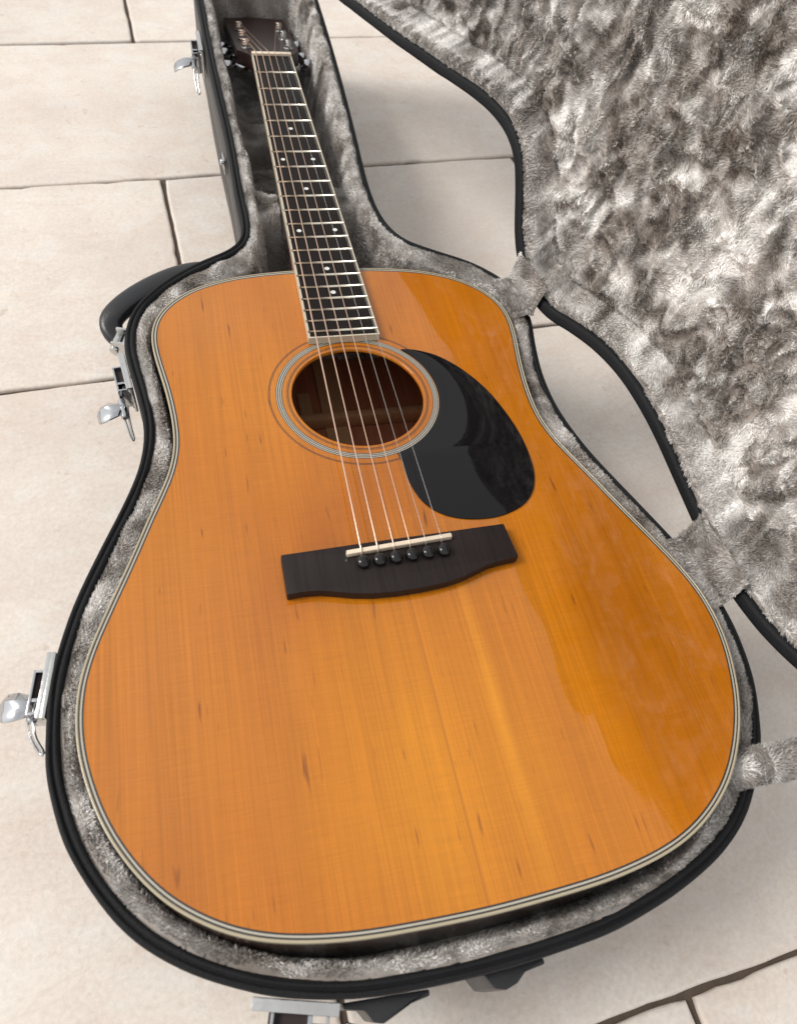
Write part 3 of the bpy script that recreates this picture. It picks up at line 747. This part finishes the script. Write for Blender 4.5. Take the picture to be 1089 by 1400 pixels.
def lean_l(s, t):
    wx = s + 10 * vnoise(s, t, 40, 61)
    a = .35 + 2.9 * vnoise(wx, t, 40, 62) + 2.5 * vnoise(wx, t, 14, 63); l = .55 + .55 * vnoise(wx * 1.3, t, 15, 64) + .25 * vnoise(s, t, 6, 65);  k = inner(); return a * k + (1 - k) * (2.3 + 1.1 * vnoise(s, t, 60, 66) + 1.5 * vnoise(s, t, 7, 67)), l * k + (1 - k) * (.7 + .3 * vnoise(s, t, 6, 68))
def tone_l(s, t):
    wx = s + 9 * vnoise(s, t, 22, 74); wt = t + 9 * vnoise(s, t, 22, 75)
    f = .53 + .34 * vnoise(s, t * .8, 60, 79) + .36 * vnoise(wx * 1.2, wt * .8, 26, 71) + .44 * vnoise(wx, wt * .75, 11, 72) + .22 * vnoise(s, t, 6, 76) + .10 * vnoise(s, t, 4, 73)
    k = inner()
    return k * (.10 + .82 * np.clip(f, 0, 1.15) ** 1.7) + (1 - k) * (.60 + .16 * vnoise(s, t, 70, 77) + .17 * vnoise(s, t, 7, 78))  # crushed velvet's bright and dark sheen patches, painted as pile colour
plush_part('lid_lining', Vl, Fl, cl, lst, lidf, lidob, 2.7, 2.9, 1.15, lean_l, tone_l, 6, CO, density_mask=lambda x, y: poly_dist(np.c_[x, y], sl) > 11)

# plush hinge covers bridging the two rims
def hinge_cover(s0, s1, seed):
    Ls = s1 - s0; w0, w1 = -22.0, 30.0
    def fr_(V):   # V: (along, across, height) -> wrapped round the hinge
        V = np.asarray(V, float); u = V[:, 1]; h = V[:, 2]
        # base side: horizontal, lid side: along T
        up = np.clip(u, 0, None); dn = np.clip(u, None, 0); k_ = sstep(-4, 5, u)[:, None]
        basep = n3 * (off - 2.0); P = np.array([basep[0], basep[1], 143.0]) + V[:, :1] * a3 + dn[:, None] * n3 + up[:, None] * T3
        nrm = np.array([0, 0, 1.0]) * (1 - k_) + N3 * k_; nrm = nrm / np.linalg.norm(nrm, axis=1)[:, None]
        return P + nrm * h[:, None]
    def zf(P):
        e = np.minimum(P[:, 0] - s0, s1 - P[:, 0])
        z = 1.0 + 1.6 * sstep(0, 4, e) - 1.3 * np.exp(-((e - 6) / 1.2) ** 2) + 1.2 * vnoise(P[:, 0], P[:, 1], 9, seed) + 1.2 * vnoise(P[:, 0], P[:, 1], 20, seed + 1)
        return z, (e > .5 + .8 * vnoise(P[:, 1], P[:, 0] * 0, 8, seed + 2)) & (P[:, 1] > w0) & (P[:, 1] < w1), None
    V, F, c = heightfield(s0, s1, w0, w1, 1.5, zf, None, fr_)
    plush_part('hinge_cover', V, F, c, 1.5, fr_, case, 2.6, 3.2, 1.0, lambda x, y: (lean_b(x * 1.0, y * 1.0 + 300)), lambda x, y: tone_b(x + 50, y), seed, CO)
hinge_cover(-452, -402, 81)
hinge_cover(-742, -682, 91)

# plush covered stay strap from base to lid
sp_pts = resample(np.array([(100, -826, 120.), (112, -829, 141), (128, -831, 146), (158, -833, 141), (195, -834, 150), (212, -838, 176), (206, -845, 215)]), 3.0, closed=False)
def strap():
    n = len(sp_pts); t = np.gradient(sp_pts, axis=0); t /= np.linalg.norm(t, axis=1)[:, None]
    side = np.cross(t, [0, 0, 1.0]); side /= np.linalg.norm(side, axis=1)[:, None]; upv = np.cross(side, t)
    def f(V):
        V = np.asarray(V, float); u = np.clip(V[:, 0], 0, n - 1.001); i = u.astype(int); fr_ = (u - i)[:, None]
        C = sp_pts[i] * (1 - fr_) + sp_pts[i + 1] * fr_; ang = V[:, 1] / 9.0; r = V[:, 2]
        return C + side[i] * (np.cos(ang) * 11.5 * r / 9)[:, None] + upv[i] * (np.sin(ang) * 8.0 * r / 9)[:, None]
    us = np.linspace(0, n - 1.01, n); an = np.linspace(0, 2 * np.pi, 17)[:-1]
    V = np.array([(u, a * 9.0, 8.0) for u in us for a in an]); K = 16
    F = np.array([(i * K + j, i * K + (j + 1) % K, (i + 1) * K + (j + 1) % K, (i + 1) * K + j) for i in range(n - 1) for j in range(K)])
    rg = np.random.default_rng(77); m_ = 15000
    u = rg.uniform(0, n - 1.01, m_); a = rg.uniform(0, 2 * np.pi, m_); P = f(np.c_[u, a * 9.0, np.full(m_, 8.0)]); P2 = f(np.c_[u, a * 9.0, np.full(m_, 12.0)])
    Nn = P2 - P; Nn /= np.linalg.norm(Nn, axis=1)[:, None]; R = rg.normal(0, 1, (m_, 3)) + 1.6 * t[u.astype(int)] * np.sign(vnoise(u, a, 3, 9))[:, None]
    R -= Nn * (R * Nn).sum(1)[:, None]; R /= np.linalg.norm(R, axis=1)[:, None]
    d = R * .75 + Nn * .5; S = np.cross(d, Nn); S /= np.linalg.norm(S, axis=1)[:, None]
    T = np.empty((m_, 3, 3)); T[:, 0] = P - S * .55; T[:, 1] = P + S * .55; T[:, 2] = P + d * rg.uniform(3, 5.5, (m_, 1))
    A = np.vstack([f(V), T.reshape(-1, 3)]); tone = np.r_[np.full(len(V), .4), np.repeat(.45 + .3 * vnoise(u * 3, a * 9, 12, 3) + rg.normal(0, .12, m_), 3)]
    me = mesh_np('stay_strap', (A - CO) * MM, [F, np.arange(3 * m_).reshape(-1, 3) + len(V)], [M_plushB, M_plush], smooth=np.r_[np.ones(len(F), bool), np.zeros(m_, bool)], attr=tone, fmat=np.r_[np.zeros(len(F), int), np.ones(m_, int)])
    link(bpy.data.objects.new('stay_strap', me), case)
strap()

# ------------------------------------------------------------------ latches, handle, feet
def wall_frame(x, y, z):
    i = np.argmin(((rim - [x, y]) ** 2).sum(1)); n = -inward(rim)[i]; p = rim[i]
    t = np.array([-n[1], n[0]])                                   # along the wall
    if t[1] < 0: t = -t
    R = np.array([[n[0], t[0], 0], [n[1], t[1], 0], [0, 0, 1.0]])
    return lambda V: np.asarray(V, float) @ R.T + np.array([p[0], p[1], z])
def rotY(a): return [[math.cos(a), 0, math.sin(a)], [0, 1, 0], [-math.sin(a), 0, math.cos(a)]]
def rotZ(a): return [[math.cos(a), -math.sin(a), 0], [math.sin(a), math.cos(a), 0], [0, 0, 1]]
def latch(x, y, z, sc=1.0, ly=-19.0, folded=False):
    flip = 1
    f0 = wall_frame(x, y, z); f = lambda V: f0(np.asarray(V) * sc * [1, flip, 1])
    v = merge(box((1.8, 0, 0), (3.0, 44, 34)), box((3.6, 0, 15.2), (5.5, 44, 3.2)))
    pl = cp('latch', f(v[0]), v[1], M_chromew, bevel=.7)
    v = merge(box((8.0, -17, -1), (10, 1.6, 24)), box((8.0, 17 - 6, -1), (10, 1.6, 24)), box((13.2, -3, -1), (1.6, 30, 24)), box((8, -8, -1), (9, 2.5, 22)))
    cp('latch_box', f(v[0]), v[1], M_chrome, parent=pl, bevel=.4)
    v = box((8.0, 2, -2), (8.4, 22, 18)); cp('latch_recess_shade', f(v[0]), v[1], M_recess_shade, parent=pl, smooth=False)  # solid dark block painted in for the shade inside the latch
    # flared lever hanging outwards
    lv = [(15, -11, 4), (15, -11, -6), (30, -17, -2), (40, -15, -4), (40, -15, -6), (15, -25, 4), (15, -25, -6)]
    prof = [(13, 0, 5.5), (17, 2.0, 7.5), (24, 1.5, 9.5), (31, -1.5, 9.5), (35, -5, 7.5), (36.5, -7.5, 4.5)]
    V = []
    for px_, pz_, hw_ in prof:
        for q, e in ((-1, 0), (-.55, 2.2), (-.2, .9), (.35, 3.2), (1, -.6)): V.append((px_, ly + q * hw_, pz_ + e))
    nP = len(prof); V2 = [(a, b, c - 1.6) for a, b, c in V]
    F = []
    for i in range(nP - 1):
        for j in range(4):
            a = i * 5 + j; F.append((a, a + 5, a + 6, a + 1)); b = a + nP * 5; F.append((b, b + 1, b + 6, b + 5))
    o_ = nP * 5
    for i in range(nP - 1):
        F.append((i * 5, i * 5 + o_, (i + 1) * 5 + o_, (i + 1) * 5)); F.append((i * 5 + 4, (i + 1) * 5 + 4, (i + 1) * 5 + 4 + o_, i * 5 + 4 + o_))
    for j in range(4):
        F.append((j, j + 1, j + 1 + o_, j + o_)); a = (nP - 1) * 5 + j; F.append((a, a + o_, a + 1 + o_, a + 1))
    cp('latch_lever', f(V + V2), F, M_chrome, parent=pl, autosm=50)
    v = lathe([(2.4, -11), (3.4, -10), (3.4, 10), (2.4, 11)], (13, ly, 0), axis=(0, 1, 0), seg=14)
    cp('latch_barrel', f(v[0]), v[1], M_chrome, parent=pl, autosm=40)
    bl = np.array([(12, -27, 2), (14, -33, -4), (13.5, -43, -11), (12.5, -52, -17), (10.5, -53, -18), (10.5, -43, -12), (10, -33, -6), (9, -27, 0)], float)
    if folded: bl = np.array([(14, ly - 8, 2), (15, ly - 12, 0), (11, ly - 22, -2), (5, ly - 30, -4), (3, ly - 29, -3), (9, ly - 20, -1), (12, ly - 9, 1)], float)
    v = tube(resample(bl, 2.0, closed=False), 1.1, 8); cp('latch_bail', f(v[0]), v[1], M_chromew, parent=pl)
    for yy in (-18.5, 18.5):
        for zz in (-12, 9):
            v = lathe([(2.3, 0), (2.1, .8), (1.0, 1.5)], (3.3, yy, zz), axis=(1, 0, 0), seg=12); cp('rivet', f(v[0]), v[1], M_chrome, parent=pl)
    return pl
latch(-197, -436, 121, ly=-30, sc=.84)
latch(-270, -674, 119, ly=-9, sc=.92, folded=True)
latch(-71, 52, 112, sc=.95)
latch(-163, -870, 118)

# handle on the upper bout
hp = resample(np.array([(-106, -314, 114.), (-126, -315, 119), (-148, -322, 121), (-172, -334, 121), (-192, -347, 120), (-205, -359, 118), (-208, -368, 115), (-204, -377, 111), (-195, -384, 108)]), 3.0, closed=False)
n_ = len(hp); tt = np.gradient(hp, axis=0); tt /= np.linalg.norm(tt, axis=1)[:, None]
sd_ = np.cross(tt, [0, 0, 1.0]); sd_ /= np.linalg.norm(sd_, axis=1)[:, None]
fat = .55 + .45 * np.sin(np.linspace(0, np.pi, n_)) ** .5
an = np.linspace(0, 2 * np.pi, 17)[:-1]; V = []
for i in range(n_):
    for a in an:
        c_, s_ = math.cos(a), math.sin(a)
        V.append(hp[i] + sd_[i] * 10.5 * fat[i] * np.sign(c_) * abs(c_) ** .7 + np.array([0, 0, 1]) * 7.0 * fat[i] * np.sign(s_) * abs(s_) ** .7)
F = [(i * 16 + j, i * 16 + (j + 1) % 16, (i + 1) * 16 + (j + 1) % 16, (i + 1) * 16 + j) for i in range(n_ - 1) for j in range(16)] + [tuple(range(16)), tuple((n_ - 1) * 16 + j for j in range(16))[::-1]]
hnd = cp('handle', V, F, M_rubber)
for (x, y, z, yaw) in ((-112, -320, 110, .3), (-199, -389, 112, .95)):
    f = wall_frame(x, y, z)
    v = merge(box((2.4, 0, 0), (4, 22, 24)), box((8, 8, 3), (12, 2.4, 15)), box((8, -8, 3), (12, 2.4, 15)), lathe([(2.6, -11.5), (3.6, -11), (3.6, 11), (2.6, 11.5)], (12, 0, 3), axis=(0, 1, 0), seg=16))
    cp('handle_mount', f(v[0]), v[1], M_chromew, parent=hnd, bevel=.8)

# black plastic bumper feet on the tail
def foot(x, y, pts, z0, z1, scl=1.0):
    f = wall_frame(x, y, 0)
    V, F = prism([(b, a) for a, b in pts], z0, z1); cp('foot', f(V), F, M_rubber, bevel=1.0)
foot(-117, -884, [(-22, 0), (-22, 3), (-12, 5), (-3, 9), (4, 12), (9, 10.5), (13, 5), (24, 3), (24, 0)], 60, 118)
foot(-50, -889, [(-20, 0), (-20, 3), (-8, 4), (-2, 8), (5, 9.5), (11, 7.5), (15, 0)], 60, 116)
# metal keeper and studs on the neck wall
f = wall_frame(-79, -148, 108)
v = merge(box((1.6, 0, 0), (2.6, 14, 16)), lathe([(3.4, 0), (3.2, 2.4), (1.6, 3.6)], (2.5, 0, 2), axis=(1, 0, 0), seg=16))
cp('side_stud', f(v[0]), v[1], M_chrome, bevel=.5)
